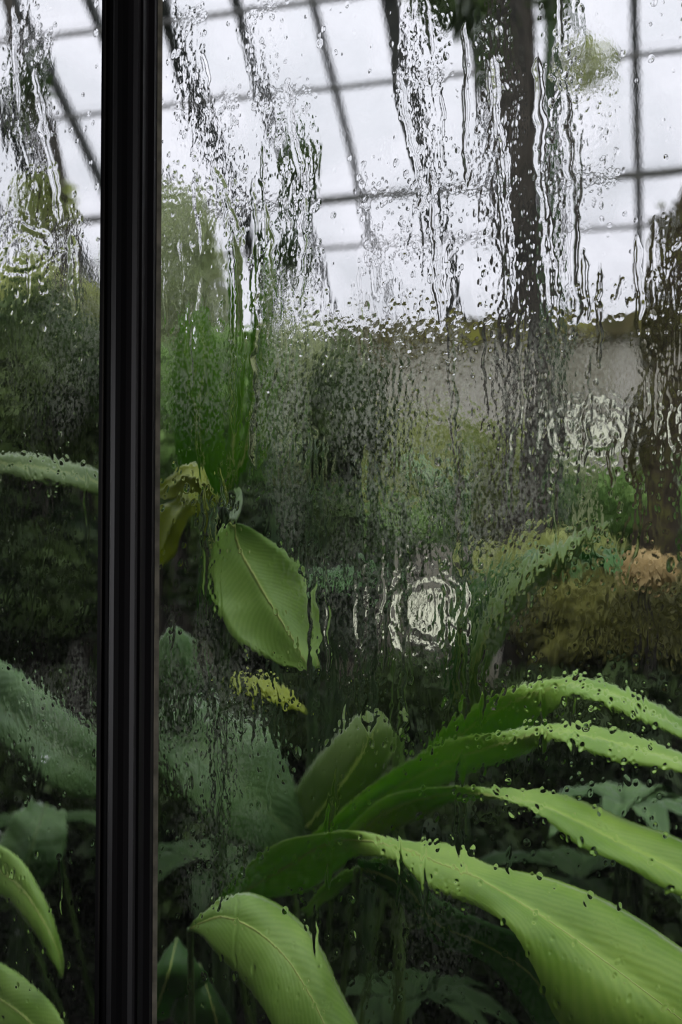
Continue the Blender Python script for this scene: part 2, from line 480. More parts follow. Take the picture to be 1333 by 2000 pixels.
RX = [-0.02 - 0.315 * k for k in range(22)] + [-0.02 + 0.315 * k for k in range(1, 13)]
RX = sorted(x for x in RX if X0 < x < X1)
THICK = {-0.02: 0.034, -0.335: 0.03, -0.965: 0.075, -1.28: 0.020, -1.595: 0.03, -1.91: 0.062, -2.225: 0.03, -2.54: 0.03, -2.855: 0.075}
PALE = {-0.335, -0.965, -0.65, -1.28, -0.02}
for x in RX:
    k = min(THICK, key=lambda q: abs(q - x))
    w = THICK[k] if abs(k - x) < 0.02 else 0.035
    pale = any(abs(q - x) < 0.02 for q in PALE)
    roof_bar('rafter', x, x, 5.06, 2.503, w, -0.05, 0.0, M['steel_pale'] if pale else M['steel_dark'], True)
    roof_bar('rafter', x, x, -0.06, 2.497, w, -0.05, 0.0, M['steel_dark'], True)
for y in PUR:
    thick = 0.036 if abs(y - 4.25) < .01 else 0.018
    roof_bar('purlin', X0, X1, y if y > 2.5 else 2.52, 0, thick, -0.058, -0.05, M['purlin'], False)
    roof_bar('purlin', X0, X1, 5 - y if y > 2.5 else 2.48, 0, thick, -0.058, -0.05, M['purlin'], False)
YB = [5.05, 4.49, 4.25, 3.765, 3.44, 2.98, 2.505]
RXe = [X0] + RX + [X1]
for i in range(len(RXe) - 1):
    xa, xb = RXe[i] + 0.006, RXe[i + 1] - 0.006
    if xb - xa < 0.03:
        continue
    for s in (0, 1):
        for j in range(len(YB) - 1):
            ya, yb = YB[j] - 0.0002, YB[j + 1] + 0.0002
            if s: ya, yb = 5 - ya, 5 - yb
            V = [roof_pt(x, y, d) for x in (xa, xb) for y in (ya, yb) for d in (0.004, 0.008)]
            mesh_obj('pane', V, [(0, 1, 3, 2), (4, 6, 7, 5), (0, 4, 5, 1), (2, 3, 7, 6), (0, 2, 6, 4), (1, 5, 7, 3)], M['roof_glass'] if s else M['roof_dimmed'], roof, smooth=False)
# gable ends above the end walls
for nm_, x in (('wall_gable_left', X0), ('wall_gable_right', X1)):
    zr = ZE + 2.5 * SL
    V = [(x - .04, 0, ZE), (x - .04, WY, ZE), (x - .04, 2.5, zr), (x + .04, 0, ZE), (x + .04, WY, ZE), (x + .04, 2.5, zr)]
    struct(mesh_obj(nm_, V, [(0, 1, 2), (3, 5, 4), (0, 3, 4, 1), (1, 4, 5, 2), (2, 5, 3, 0)], M['wall'], smooth=False))

# unseen dark enclosure added behind the camera to keep reflections and bar black
struct(box('wall_unseen', (X0, X1, -3.4, -3.3, 0, 2.8), M['dark_unseen']))
struct(box('ceiling_unseen', (X0, X1, -3.4, -0.06, 2.68, 2.78), M['dark_unseen']))
struct(box('floor_unseen', (X0, X1, -3.4, -0.03, -0.05, 0.0), M['concrete']))
struct(box('wall_front', (X0, X1, -0.06, 0.025, 0, 0.72), M['wall']))
struct(box('trim_3', (X0, X1, -0.05, 0.03, 0.72, 0.78), M['black_paint']))
struct(box('trim_4', (X0, X1, -0.06, 0.03, 2.45, 2.72), M['black_paint']))

# mullions and panes of the glass partition
MX = [-0.4285 + 0.80 * k for k in range(-8, 6)]
MX = [x for x in MX if X0 < x < X1]


def extrude_profile(name, prof, xm, z0, z1, mat, parent, nz=2):
    V, Fc = [], []
    n = len(prof)
    zz = np.linspace(z0, z1, nz)
    for z in zz:
        V += [(xm + p[0], p[1], z) for p in prof]
    for i in range(nz - 1):
        for k in range(n):
            k2 = (k + 1) % n
            Fc.append((i * n + k, i * n + k2, (i + 1) * n + k2, (i + 1) * n + k))
    Fc.append(tuple(range(n - 1, -1, -1)))
    Fc.append(tuple((nz - 1) * n + k for k in range(n)))
    o = mesh_obj(name, V, Fc, mat, parent, smooth=False)
    return o


body = [(-0.0155, 0.0), (-0.0155, -0.0225), (-0.0095, -0.0235)]
for k in range(9):                       # rounded nose
    t = math.pi * (1 - k / 8)
    body.append((0.0045 + 0.0125 * math.cos(t), -0.0235 - 0.0085 * math.sin(t)))
body += [(0.0195, -0.0235), (0.0195, 0.0)]
for n, x in enumerate(MX):
    is_main = abs(x + 0.4285) < 1e-6
    tr = empty('trim_1' if is_main else 'trim_%d' % (n + 10), (x, 0, 0.78))
    struct(tr)
    extrude_profile('bar_body', body, x, 0.78, 2.45, M['black_paint'], tr)
    extrude_profile('flange', [(-0.026, -0.0045), (-0.026, -0.0105), (-0.0155, -0.0125), (-0.0155, -0.0045)], x, 0.78, 2.45, M['black_paint'], tr)
    extrude_profile('flange_edge', [(-0.0166, -0.0225), (-0.0166, -0.0238), (-0.0152, -0.0240), (-0.0152, -0.0226)], x, 0.78, 2.45, M['pale_edge'], tr)
    extrude_profile('glazing_bead', [(0.0195, -0.0045), (0.0195, -0.013), (0.0245, -0.0115), (0.0255, -0.0045)], x, 0.78, 2.45, M['black_paint'], tr)
    extrude_profile('putty_line', [(0.0255, -0.0042), (0.0255, -0.0075), (0.0285, -0.0042)], x, 0.78, 2.45, M['putty'], tr)
    extrude_profile('inner_bar', [(-0.012, 0.004), (0.012, 0.004), (0.010, 0.024), (-0.010, 0.024)], x, 0.78, 2.45, M['black_paint'], tr)
PANES = {}
for n in range(len(MX) - 1):
    a, b = MX[n] + 0.004, MX[n + 1] - 0.004
    if abs(MX[n + 1] + 0.4285) < 1e-6: nm_ = 'window_1'
    elif abs(MX[n] + 0.4285) < 1e-6: nm_ = 'window_2'
    else: nm_ = 'window_%d' % (n + 20)
    PANES[nm_] = (a, b)
    struct(box(nm_, (a, b, -0.004, 0.0, 0.782, 2.448), M['glass']))

# ------------------------------------------------------------------ water on the panes: a height field of runs, beads and ripples
TBL = np.random.RandomState(77).rand(512, 512)


def vnoise(x, y, seed=0):
    x = x + seed * 17.31; y = y + seed * 9.77
    xi, yi = np.floor(x).astype(int), np.floor(y).astype(int)
    u, v = x - xi, y - yi
    u = u * u * (3 - 2 * u); v = v * v * (3 - 2 * v)
    g = lambda a, b: TBL[a % 512, b % 512]
    return (g(xi, yi) * (1 - u) + g(xi + 1, yi) * u) * (1 - v) + (g(xi, yi + 1) * (1 - u) + g(xi + 1, yi + 1) * u) * v


# wet patches, in photo pixels on the glass: cx, cy, rx, ry, amount
ZONES = [(60, 250, 55, 230, .75), (60, 480, 95, 110, 1), (90, 740, 110, 200, .55), (70, 930, 120, 70, .35), (60, 1120, 120, 200, .35), (110, 1420, 90, 140, .35),
         (375, 150, 40, 150, .75), (430, 330, 60, 130, .95), (520, 150, 35, 150, .6), (575, 330, 55, 160, 1), (350, 480, 45, 170, .8), (560, 560, 70, 130, .9),
         (460, 600, 40, 160, .35), (560, 820, 55, 230, .9), (600, 620, 40, 60, 1), (770, 370, 50, 60, .55), (780, 510, 60, 110, .9), (800, 640, 110, 45, 1),
         (835, 150, 45, 200, .9), (870, 420, 45, 170, .75), (975, 230, 50, 250, 1), (1000, 520, 60, 200, .85), (1085, 480, 25, 220, .85), (1115, 250, 25, 250, .8),
         (1165, 300, 40, 120, .6), (1150, 590, 80, 40, .8), (1300, 620, 50, 160, .9), (850, 780, 140, 130, .8), (680, 720, 55, 150, .7), (710, 950, 120, 140, .75),
         (1010, 760, 60, 140, .9), (1140, 830, 100, 80, .9), (1290, 830, 80, 90, .7), (800, 1190, 150, 130, .75), (620, 1300, 80, 90, .4), (430, 1450, 120, 90, .5),
         (1100, 1350, 220, 70, .45), (1100, 1450, 220, 60, .45), (1100, 980, 200, 120, .5), (400, 950, 60, 120, .5), (420, 1100, 30, 130, .6), (800, 1420, 150, 70, .4),
         (760, 1660, 160, 50, .35), (1000, 1560, 160, 40, .35), (560, 1900, 120, 90, .15), (430, 1600, 110, 120, .35), (800, 1880, 120, 90, .3), (860, 1740, 90, 60, .3),
         (900, 960, 400, 260, .5), (400, 1430, 160, 150, .9), (120, 1430, 110, 110, .5), (1250, 1180, 140, 110, .45), (600, 1000, 60, 90, .7), (690, 1250, 60, 130, .6)]
_r = random.Random(12)
for _k in range(42):                                   # the wet goes on beyond the picture
    _x = _r.uniform(1375, 2150) if _k % 3 else -_r.uniform(40, 900)
    ZONES.append((_x, _r.uniform(-150, 1600), _r.uniform(25, 70), _r.uniform(70, 240), _r.uniform(.4, .95)))
# long runs of water: x at top, y top, x at bottom, y bottom, half width px, height factor
RUNS = [(515, 290, 520, 460, 4, .8), (520, 430, 505, 900, 15, .5), (458, 470, 462, 830, 11, .55), (600, 330, 585, 620, 6, .8), (562, 170, 600, 420, 7, .7), (598, 780, 600, 900, 5, .7),
        (632, 1080, 645, 1310, 4, .9), (612, 1060, 612, 1330, 12, .4), (400, 960, 400, 1220, 4, .8), (963, 120, 985, 330, 6, .8), (975, 330, 992, 590, 4, .9), (985, 300, 1000, 560, 9, .5),
        (1052, 130, 1056, 330, 10, .6), (1058, 330, 1078, 590, 8, .7), (1076, 430, 1088, 640, 5, .8), (1105, 190, 1130, 620, 9, .55), (908, 60, 910, 350, 5, .8), (880, 640, 890, 900, 7, .8),
        (842, 330, 860, 640, 7, .7), (780, 150, 830, 400, 6, .7), (720, 880, 722, 1420, 13, .4), (785, 980, 780, 1420, 13, .4), (905, 880, 905, 1110, 14, .4), (1022, 610, 1020, 870, 4, .9),
        (1245, 480, 1252, 640, 6, .6), (1150, 780, 1140, 900, 7, .6), (70, 150, 120, 420, 8, .7), (140, 470, 145, 610, 9, .6), (420, 330, 470, 470, 6, .7), (370, 600, 372, 760, 6, .6),
        (395, 560, 392, 780, 14, .35), (430, 920, 440, 980, 5, .8), (1010, 840, 1000, 990, 12, .5), (950, 640, 955, 800, 6, .6), (780, 1640, 778, 1770, 3, .8), (900, 1480, 902, 1720, 8, .3),
        (995, 1660, 1000, 1720, 4, .7), (500, 1340, 500, 1460, 7, .5), (470, 1330, 468, 1470, 6, .5), (870, 1150, 872, 1290, 6, .6), (910, 1150, 905, 1400, 10, .4), (180, 1300, 178, 1380, 4, .7),
        (120, 1680, 122, 1780, 3, .6), (700, 1080, 702, 1380, 8, .5), (755, 1050, 752, 1300, 5, .6), (660, 1500, 655, 1580, 4, .5), (1120, 1370, 1122, 1520, 4, .5), (1060, 1330, 1058, 1470, 5, .5)]
RINGS = [(832, 1195, 78, 27, 1.0), (1165, 838, 62, 24, .9), (1100, 852, 46, 22, .8), (42, 490, 62, 24, .9), (412, 1470, 46, 20, .5)]


def water_film(name, xa, xb, label, fine, seed):
    PX = 0.00042                                       # metres of glass for one photo pixel, about
    def axis(a, b, fa, fb, df, dc):
        fa, fb = max(a, fa), min(b, fb)
        out = []
        if fa - a > dc: out.append(np.arange(a, fa - dc * .5, dc))
        out.append(np.arange(fa, fb, df))
        if b - fb > dc * .5: out.append(np.arange(fb, b, dc))
        out.append(np.array([b]))
        return np.concatenate(out)
    ax = axis(xa, xb, fine[0], fine[1], 0.0008, fine[2])
    az = axis(0.80, 2.43, 1.06, 2.03, 0.00115, 0.006)
    nx, nz = len(ax), len(az)
    X, Z = np.meshgrid(ax, az, indexing='ij')
    P = np.stack([X.ravel(), np.zeros(X.size), Z.ravel()], 1)
    px, py = project(P)
    px = px.reshape(nx, nz); py = py.reshape(nx, nz)
    wet = np.interp(py, [0, 600, 900, 2000], [.035, .035, .10, .10])
    # ragged patch edges
    wx = px + 40 * (vnoise(px / 60, py / 160, 1) - .5) + 14 * (vnoise(px / 14, py / 50, 2) - .5)
    wy = py + 90 * (vnoise(px / 30, py / 120, 3) - .5)
    for cx, cy, rx, ry, a in ZONES:
        q = ((wx - cx) / rx) ** 2 + ((wy - cy) / ry) ** 2
        wet = np.maximum(wet, a * np.clip(1.5 - q, 0, 1) ** .7)
    outside = (px < -10) | (px > W + 10) | (py < -10) | (py > H + 10)
    fine_m = (~outside).astype(float) * .4 + .6
    h = np.zeros((nx, nz))                             # millimetres
    # slow waviness of the pane
    h += 0.25 * vnoise(px / 130, py / 260, 4) + 0.04 * vnoise(px / 45, py / 120, 5)
    # stretched wet-run texture
    tex = 1 - np.abs(2 * vnoise(wx / 11, wy / 34, 6) - 1)
    tex2 = vnoise(wx / 6, wy / 12, 7)
    tex3 = 1 - np.abs(2 * vnoise(wx / 20, wy / 90, 9) - 1)
    h += (wet ** 1.3) * (0.13 * tex ** 2 + 0.075 * tex2 + 0.22 * tex3 ** 2) * fine_m * np.interp(py, [0, 450, 700, 1250, 1450, 2000], [.62, .62, 1.6, 1.6, 1.0, .8])
    # runs
    rng = random.Random(seed)
    runs = list(RUNS)
    for _ in range(120):
        z = rng.choice(ZONES)
        x = z[0] + rng.uniform(-1, 1) * z[2]; y = z[1] + rng.uniform(-1, 1) * z[3]
        L_ = rng.uniform(40, 190)
        runs.append((x, y - L_ / 2, x + rng.uniform(-6, 10), y + L_ / 2, rng.uniform(2.5, 6), rng.uniform(.4, .9)))
    for k, (xt, yt, xb_, yb, w, a) in enumerate(runs):
        m0 = (px > min(xt, xb_) - 45) & (px < max(xt, xb_) + 45) & (py > yt - 25) & (py < yb + 25)
        if not m0.any(): continue
        sx, sy = px[m0], py[m0]
        t = np.clip((sy - yt) / (yb - yt), 0, 1)
        xc = xt + (xb_ - xt) * t + 9 * (vnoise(sy / 38, sy * 0 + k * 3.1, 11) - .5) + 4 * (vnoise(sy / 11, sy * 0 + k * 3.1, 12) - .5)
        ww = w * (0.55 + 0.9 * vnoise(sy / 26, sy * 0 + k * 5.7, 13)) * np.clip(np.minimum((sy - yt + 20) / 30, (yb + 20 - sy) / 30), 0.05, 1)
        d = np.abs(sx - xc) / np.maximum(ww, .3)
        dome = np.clip(1 - d * d, 0, 1)
        h[m0] += a * ww * PX * 1000 * 0.30 * dome
    # beads
    r2 = np.random.RandomState(seed)
    nb = 41000
    bx = r2.uniform(-20, W + 800, nb); by = r2.uniform(-20, H + 20, nb)
    if xb < -0.42: keep = bx < 260
    else: keep = bx > 280
    bx, by = bx[keep], by[keep]
    # columns: lots of beads follow vertical tracks
    trk = r2.rand(len(bx)) < .4
    bx[trk] = np.round(bx[trk] / 23) * 23 + r2.normal(0, 3.5, trk.sum()) + 7 * np.sin(by[trk] / 60)
    dirs = FW[None, :] + RT[None, :] * ((bx - W / 2) / F)[:, None] - UP[None, :] * ((by - H / 2) / F)[:, None]
    tt = (0 - CAM[1]) / dirs[:, 1]
    gxw = CAM[0] + dirs[:, 0] * tt; gzw = CAM[2] + dirs[:, 2] * tt
    B = np.zeros_like(h)
    ix = np.searchsorted(ax, gxw); iz = np.searchsorted(az, gzw)
    rad = np.clip(r2.lognormal(math.log(0.00095), .38, len(bx)), .0008, .0028)
    asp = r2.uniform(.8, 2.2, len(bx)); ang = r2.normal(0, .35, len(bx)); u_ = r2.rand(len(bx)); hf = r2.uniform(.06, .30, len(bx)); hf[r2.rand(len(bx)) < .22] *= 1.9
    for i in range(len(bx)):
        a, b = ix[i], iz[i]
        if a < 6 or b < 8 or a > nx - 7 or b > nz - 9: continue
        p_ = min(1.0, wet[a, b] * 1.0 + .008)
        if u_[i] > p_: continue
        R_ = rad[i]
        na = min(int(R_ / (ax[a] - ax[a - 1])) + 2, a, nx - a - 1); nb_ = min(int(R_ * asp[i] / .00115) + 2, b, nz - b - 1)
        sx = ax[a - na:a + na + 1][:, None] - gxw[i]; sz = az[b - nb_:b + nb_ + 1][None, :] - gzw[i]
        ca, sa = math.cos(ang[i]), math.sin(ang[i])
        q = ((sx * ca + sz * sa) / R_) ** 2 + ((-sx * sa + sz * ca) / (R_ * asp[i])) ** 2
        np.maximum(B[a - na:a + na + 1, b - nb_:b + nb_ + 1], np.clip(1 - q, 0, 1) * R_ * 1000 * hf[i], out=B[a - na:a + na + 1, b - nb_:b + nb_ + 1])
    h += B
    # round ripples
    for cx, cy, R_, lam, a in RINGS:
        r = np.hypot(wx * .35 + px * .65 - cx, wy * .12 + py * .88 - cy)
        r = r * (1 + .30 * (vnoise(px / 30, py / 38, 15) - .5)) + 5 * (vnoise(px / 9, py / 14, 16) - .5)
        env = np.clip(1.35 - r / R_, 0, 1) ** .8 * np.clip(r / (R_ * .45) - .35, .1, 1) * (.35 + 1.1 * vnoise(px / 22, py / 30, 17))
        h += a * env * 0.22 * np.cos(2 * math.pi * r / lam)
    h -= h.min()
    fog_haze = np.zeros((nx, nz)) + 0.04  # condensation, raised in the middle distance to paint in haze
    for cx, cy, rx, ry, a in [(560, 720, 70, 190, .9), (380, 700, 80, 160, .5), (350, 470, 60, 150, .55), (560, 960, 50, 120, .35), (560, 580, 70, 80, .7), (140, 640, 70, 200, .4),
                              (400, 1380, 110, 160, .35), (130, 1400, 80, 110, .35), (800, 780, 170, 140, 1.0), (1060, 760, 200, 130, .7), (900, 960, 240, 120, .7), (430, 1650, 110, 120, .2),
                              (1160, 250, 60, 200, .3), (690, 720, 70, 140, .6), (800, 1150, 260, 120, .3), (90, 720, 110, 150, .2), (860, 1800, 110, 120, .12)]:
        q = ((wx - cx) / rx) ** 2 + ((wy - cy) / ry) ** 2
        fog_haze = np.maximum(fog_haze, a * np.clip(1.4 - q, 0, 1))
    fog_haze *= 0.55 + 0.6 * vnoise(px / 9, py / 16, 21)
    Y = 0.0006 + h * 0.001
    Vb = np.stack([X.ravel(), Y.ravel(), Z.ravel()], 1)
    Vf = np.array([(xa, .0003, az[0]), (xb, .0003, az[0]), (xb, .0003, az[-1]), (xa, .0003, az[-1])])
    V = np.vstack([Vb, Vf]).astype(np.float32)
    I = np.arange(nx * nz, dtype=np.int32).reshape(nx, nz)
    q = np.stack([I[:-1, :-1], I[:-1, 1:], I[1:, 1:], I[1:, :-1]], -1).reshape(-1, 4)   # normal towards +y
    n0 = nx * nz
    q = np.vstack([q, [[n0, n0 + 1, n0 + 2, n0 + 3]]]).astype(np.int32)
    me = bpy.data.meshes.new(name)
    me.vertices.add(len(V)); me.vertices.foreach_set('co', V.ravel())
    me.loops.add(q.size); me.loops.foreach_set('vertex_index', q.ravel())
    me.polygons.add(len(q)); me.polygons.foreach_set('loop_start', np.arange(0, q.size, 4, dtype=np.int32))
    for nm_, arr in (('fog_haze', fog_haze), ('wet', wet)):
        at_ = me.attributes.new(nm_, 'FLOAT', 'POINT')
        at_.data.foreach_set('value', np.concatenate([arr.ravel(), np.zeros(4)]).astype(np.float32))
    me.update(calc_edges=True)
    me.shade_smooth()
    me.materials.append(M['water'])
    o = link(bpy.data.objects.new(name, me))
    return tag(o, label, 'water', kind='stuff')


p1, p2 = PANES['window_1'], PANES['window_2']
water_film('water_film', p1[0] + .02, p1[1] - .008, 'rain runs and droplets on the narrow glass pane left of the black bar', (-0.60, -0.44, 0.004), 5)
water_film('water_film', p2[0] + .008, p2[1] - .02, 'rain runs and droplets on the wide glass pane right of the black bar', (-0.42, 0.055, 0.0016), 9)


# ------------------------------------------------------------------ leaves and plants
LEAFN = [0]


def blade(plant, L, Mi, R, mat, n=34, m=11, thick=0.0006, rib=0.0011, quilt=0.00012, nv=26, wave=0.0016, ribmat=None):
    """a leaf from its two edges and its midrib, each a list of (photo x, photo y, metres behind the glass)"""
    c = [catmull(q, n) for q in (L, Mi, R)]
    A, C, B = [np.array([at(*p) for p in q]) for q in c]
    LEAFN[0] += 1
    ph = LEAFN[0] * 1.7
    V, UV = [], []
    for i in range(n):
        v = i / (n - 1)
        nrm = np.cross(B[i] - A[i], C[min(i + 1, n - 1)] - C[max(i - 1, 0)])
        ln = np.linalg.norm(nrm)
        nrm = nrm / ln if ln > 1e-9 else np.array([0, -1.0, 0])
        for k in range(m):
            u = -1 + 2 * k / (m - 1)
            au = abs(u)
            e = A[i] if u < 0 else B[i]
            p = C[i] * (1 - au) + e * au
            wd = np.linalg.norm(e - C[i])
            p = p + nrm * (0.10 * wd * math.sin(math.pi * au))                       # cupped halves
            p = p + nrm * quilt * math.sin(2 * math.pi * (v * nv - au * 3)) * math.sin(math.pi * min(au * 1.1, 1))
            p = p + nrm * wave * au * au * math.sin(v * 21 + ph + (2 if u > 0 else 0))
            V.append(p); UV.append((0.5 + u / 2, v))
    Fc = [(i * m + k, i * m + k + 1, (i + 1) * m + k + 1, (i + 1) * m + k) for i in range(n - 1) for k in range(m - 1)]
    o = mesh_obj('leaf', V, Fc, mat, plant, uv=UV)
    s = o.modifiers.new('thickness', 'SOLIDIFY'); s.thickness = thick; s.offset = 0
    if rib:
        mid = (m - 1) // 2
        Cm = np.array([V[i * m + mid] for i in range(n)])
        tube('midrib', Cm, [rib * 1.25, rib * .85, rib * .35], ribmat or M['midrib'], o, n=n, sides=6)
    return o, C


def petiole(plant, start, base, mat=None, r=(0.005, 0.0035), bow=(0, 0, 0.03)):
    s, b = np.asarray(start, float), np.asarray(base, float)
    mid = s * .45 + b * .55 + np.array(bow)
    return tube('petiole', [b, mid, s * .85 + mid * .15 + np.array(bow) * .3, s], [r[0], (r[0] + r[1]) / 2, r[1], r[1]], mat or M['stem'], plant, n=14, sides=8)


def soil_at(px, Y):
    p = at(px, 1078, Y)
    return np.array([p[0], Y, SOIL - 0.02])


def strip(pts, y0, y1):
    return pts


# --- the lily clump at lower right, leaves arching to the right
base = soil_at(600, 0.52)
lily = empty('strap_leaf_lily', base, 'lime green clump of long arching leaves bending to the right beside the wet glass', 'plant')
def E(pts, ys):
    yy = np.interp(np.linspace(0, 1, len(pts)), np.linspace(0, 1, len(ys)), ys)
    return [(p[0], p[1], y) for p, y in zip(pts, yy)]
# big near leaf
o, C = blade(lily,
      E([(425, 1752), (480, 1695), (545, 1648), (620, 1627), (690, 1621), (790, 1640), (880, 1648), (960, 1692), (1080, 1716), (1200, 1762), (1333, 1852), (1460, 1960), (1560, 2090)],
        [.36, .33, .30, .29, .30, .31, .30, .29, .27, .26, .24, .22, .2]),
      E([(440, 1765), (510, 1720), (570, 1685), (640, 1645), (700, 1640), (780, 1656), (850, 1682), (930, 1713), (1060, 1790), (1200, 1890), (1333, 1992), (1450, 2090), (1565, 2110)],
        [.40, .37, .34, .32, .30, .28, .26, .24, .21, .19, .17, .17, .18]),
      E([(455, 1775), (530, 1755), (600, 1738), (660, 1700), (705, 1672), (775, 1680), (840, 1738), (940, 1772), (1000, 1812), (1045, 1895), (1100, 2010), (1250, 2150), (1560, 2130)],
        [.45, .42, .39, .35, .30, .26, .23, .21, .18, .16, .15, .15, .17]), M['leaf_lime'], n=60, m=13, rib=0.0014)
petiole(lily, C[0], base)
# second
o, C = blade(lily,
      E([(650, 1650), (750, 1560), (850, 1535), (925, 1538), (1000, 1540), (1120, 1558), (1230, 1600), (1333, 1642), (1450, 1715), (1540, 1800)], [.46, .42, .40, .40, .40, .38, .36, .34, .32]),
      E([(655, 1665), (765, 1580), (860, 1552), (930, 1550), (1000, 1560), (1080, 1582), (1200, 1640), (1333, 1708), (1440, 1775), (1542, 1812)], [.50, .46, .42, .39, .36, .33, .31, .29, .29]),
      E([(665, 1685), (785, 1612), (875, 1572), (945, 1560), (1000, 1568), (1060, 1590), (1130, 1652), (1230, 1696), (1340, 1752), (1538, 1822)], [.54, .50, .45, .39, .34, .30, .28, .26, .27]), M['leaf_lime'], n=50)
petiole(lily, C[0], base)
# third
o, C = blade(lily,
      E([(610, 1632), (740, 1520), (870, 1450), (985, 1428), (1085, 1413), (1200, 1426), (1333, 1470), (1460, 1550)], [.46, .45, .46, .47, .48, .46, .44, .42]),
      E([(622, 1642), (752, 1550), (885, 1482), (1000, 1447), (1088, 1428), (1195, 1450), (1333, 1490), (1462, 1556)], [.50, .50, .48, .46, .44, .42, .40, .40]),
      E([(640, 1655), (765, 1588), (905, 1515), (1030, 1472), (1082, 1446), (1180, 1478), (1333, 1509), (1460, 1564)], [.55, .55, .53, .49, .42, .38, .37, .38]), M['leaf_lime'], n=50)
petiole(lily, C[0], base)
# fourth, highest
o, C = blade(lily,
      E([(790, 1500), (870, 1420), (960, 1363), (1050, 1330), (1130, 1321), (1220, 1345), (1333, 1402), (1450, 1490)], [.60, .58, .57, .58, .58, .56, .54, .52]),
      E([(800, 1508), (890, 1440), (975, 1385), (1065, 1347), (1130, 1338), (1210, 1362), (1333, 1424), (1452, 1496)], [.63, .61, .58, .56, .54, .52, .50, .50]),
      E([(815, 1520), (915, 1465), (1010, 1428), (1075, 1392), (1120, 1360), (1200, 1384), (1333, 1444), (1450, 1504)], [.67, .66, .62, .56, .50, .48, .46, .48]), M['leaf_lime'], n=46)
petiole(lily, C[0], base)
# upright pale blade between
o, C = blade(lily,
      E([(545, 1625), (585, 1530), (640, 1455), (690, 1402), (738, 1388)], [.62, .60, .58, .58, .58]),
      E([(575, 1645), (640, 1565), (690, 1500), (722, 1440), (740, 1389)], [.60, .57, .55, .55, .57]),
      E([(625, 1650), (700, 1575), (755, 1500), (772, 1430), (743, 1390)], [.63, .61, .59, .58, .58]), M['leaf_murky'], n=34)
petiole(lily, C[0], base)
# shaded blade under the big leaf
o, C = blade(lily,
      E([(700, 1680), (790, 1700), (860, 1760), (960, 1800), (1060, 1850), (1130, 1960), (1180, 2060)], [.40, .40, .38, .36, .34, .33, .33]),
      E([(702, 1690), (790, 1730), (850, 1800), (950, 1845), (1040, 1905), (1100, 2000), (1178, 2066)], [.42, .41, .39, .37, .35, .34, .33]),
      E([(706, 1700), (785, 1765), (850, 1840), (940, 1875), (1010, 1945), (1070, 2030), (1172, 2072)], [.44, .43, .41, .39, .37, .35, .33]), M['leaf_deep'], n=36)
petiole(lily, C[0], base)
# thin rising blades seen edge on at the left of the clump
o, C = blade(lily,
      E([(588, 1778), (640, 1722), (700, 1690), (760, 1672)], [.44, .43, .42, .40]),
      E([(594, 1784), (648, 1732), (705, 1697), (762, 1676)], [.45, .44, .42, .41]),
      E([(602, 1790), (660, 1745), (712, 1706), (764, 1680)], [.47, .46, .44, .42]), M['leaf_mid'], n=24, rib=0)
petiole(lily, C[0], base)

# --- low leaf in the middle foreground
base = soil_at(390, 0.36)
arum = empty('broad_leaf_plant', base, 'plant with one broad glossy leaf drooping at the bottom centre of the window', 'plant')
o, C = blade(arum,
      E([(372, 1812), (400, 1780), (435, 1757), (490, 1744), (560, 1774), (622, 1842), (662, 1920), (702, 2005), (730, 2100)], [.23, .22, .22, .23, .24, .22, .2, .18, .17]),
      E([(373, 1813), (405, 1798), (442, 1791), (500, 1816), (560, 1871), (608, 1945), (640, 2010), (675, 2070), (728, 2108)], [.23, .21, .20, .19, .18, .16, .15, .14, .15]),
      E([(375, 1816), (400, 1832), (432, 1868), (485, 1925), (525, 1985), (555, 2060), (600, 2120), (660, 2140), (724, 2116)], [.23, .20, .18, .16, .14, .13, .12, .12, .14]), M['leaf_mid'], n=44, quilt=0.0005, nv=20)
petiole(arum, C[0], base)
for k, (a, b) in enumerate([((300, 1990), (345, 1830)), ((440, 2080), (390, 1880)), ((330, 2100), (420, 1990))]):
    o, C = blade(arum, E([(a[0] - 30, a[1]), (b[0] - 55, (a[1] + b[1]) / 2), (b[0], b[1])], [.40, .38, .40]), E([a, ((a[0] + b[0]) / 2 + 5, (a[1] + b[1]) / 2), (b[0] + 2, b[1])], [.42, .36, .40]),
                 E([(a[0] + 30, a[1]), (b[0] + 60, (a[1] + b[1]) / 2 + 10), (b[0] + 4, b[1])], [.44, .38, .40]), M['leaf_deep'] if k < 2 else M['leaf_yellow'], n=20)
    petiole(arum, C[0], base)

# --- the tall plant left of centre: hanging oval leaf, upright blades, yellowing leaf
base = soil_at(445, 0.46)
ginger = empty('tall_broad_leaf_plant', base, 'tall plant with a hanging oval leaf and upright dark green blades beside the black bar', 'plant')
crown = at(440, 985, .34)
tube('stem', [base, at(430, 1500, .44), at(436, 1150, .37), crown], [.011, .010, .009, .007], M['stem_dark'], ginger, n=18)
o, C = blade(ginger,
      E([(452, 1022), (425, 1045), (413, 1100), (415, 1165), (432, 1205), (470, 1258), (535, 1292), (606, 1309)], [.17, .15, .14, .13, .12, .12, .13, .14]),
      E([(453, 1022), (470, 1075), (492, 1115), (512, 1150), (530, 1180), (552, 1215), (580, 1260), (608, 1310)], [.17, .17, .165, .16, .155, .15, .145, .14]),
      E([(456, 1020), (500, 1035), (548, 1068), (585, 1105), (606, 1150), (618, 1205), (620, 1260), (610, 1310)], [.17, .18, .19, .19, .185, .175, .16, .14]), M['leaf_mid'], n=40, m=13, quilt=0.0006, nv=12, rib=0.0013)
tube('petiole', [crown, at(462, 960, .30), at(468, 985, .22), C[0]], [.005, .004, .0035, .003], M['stem'], ginger, n=12)
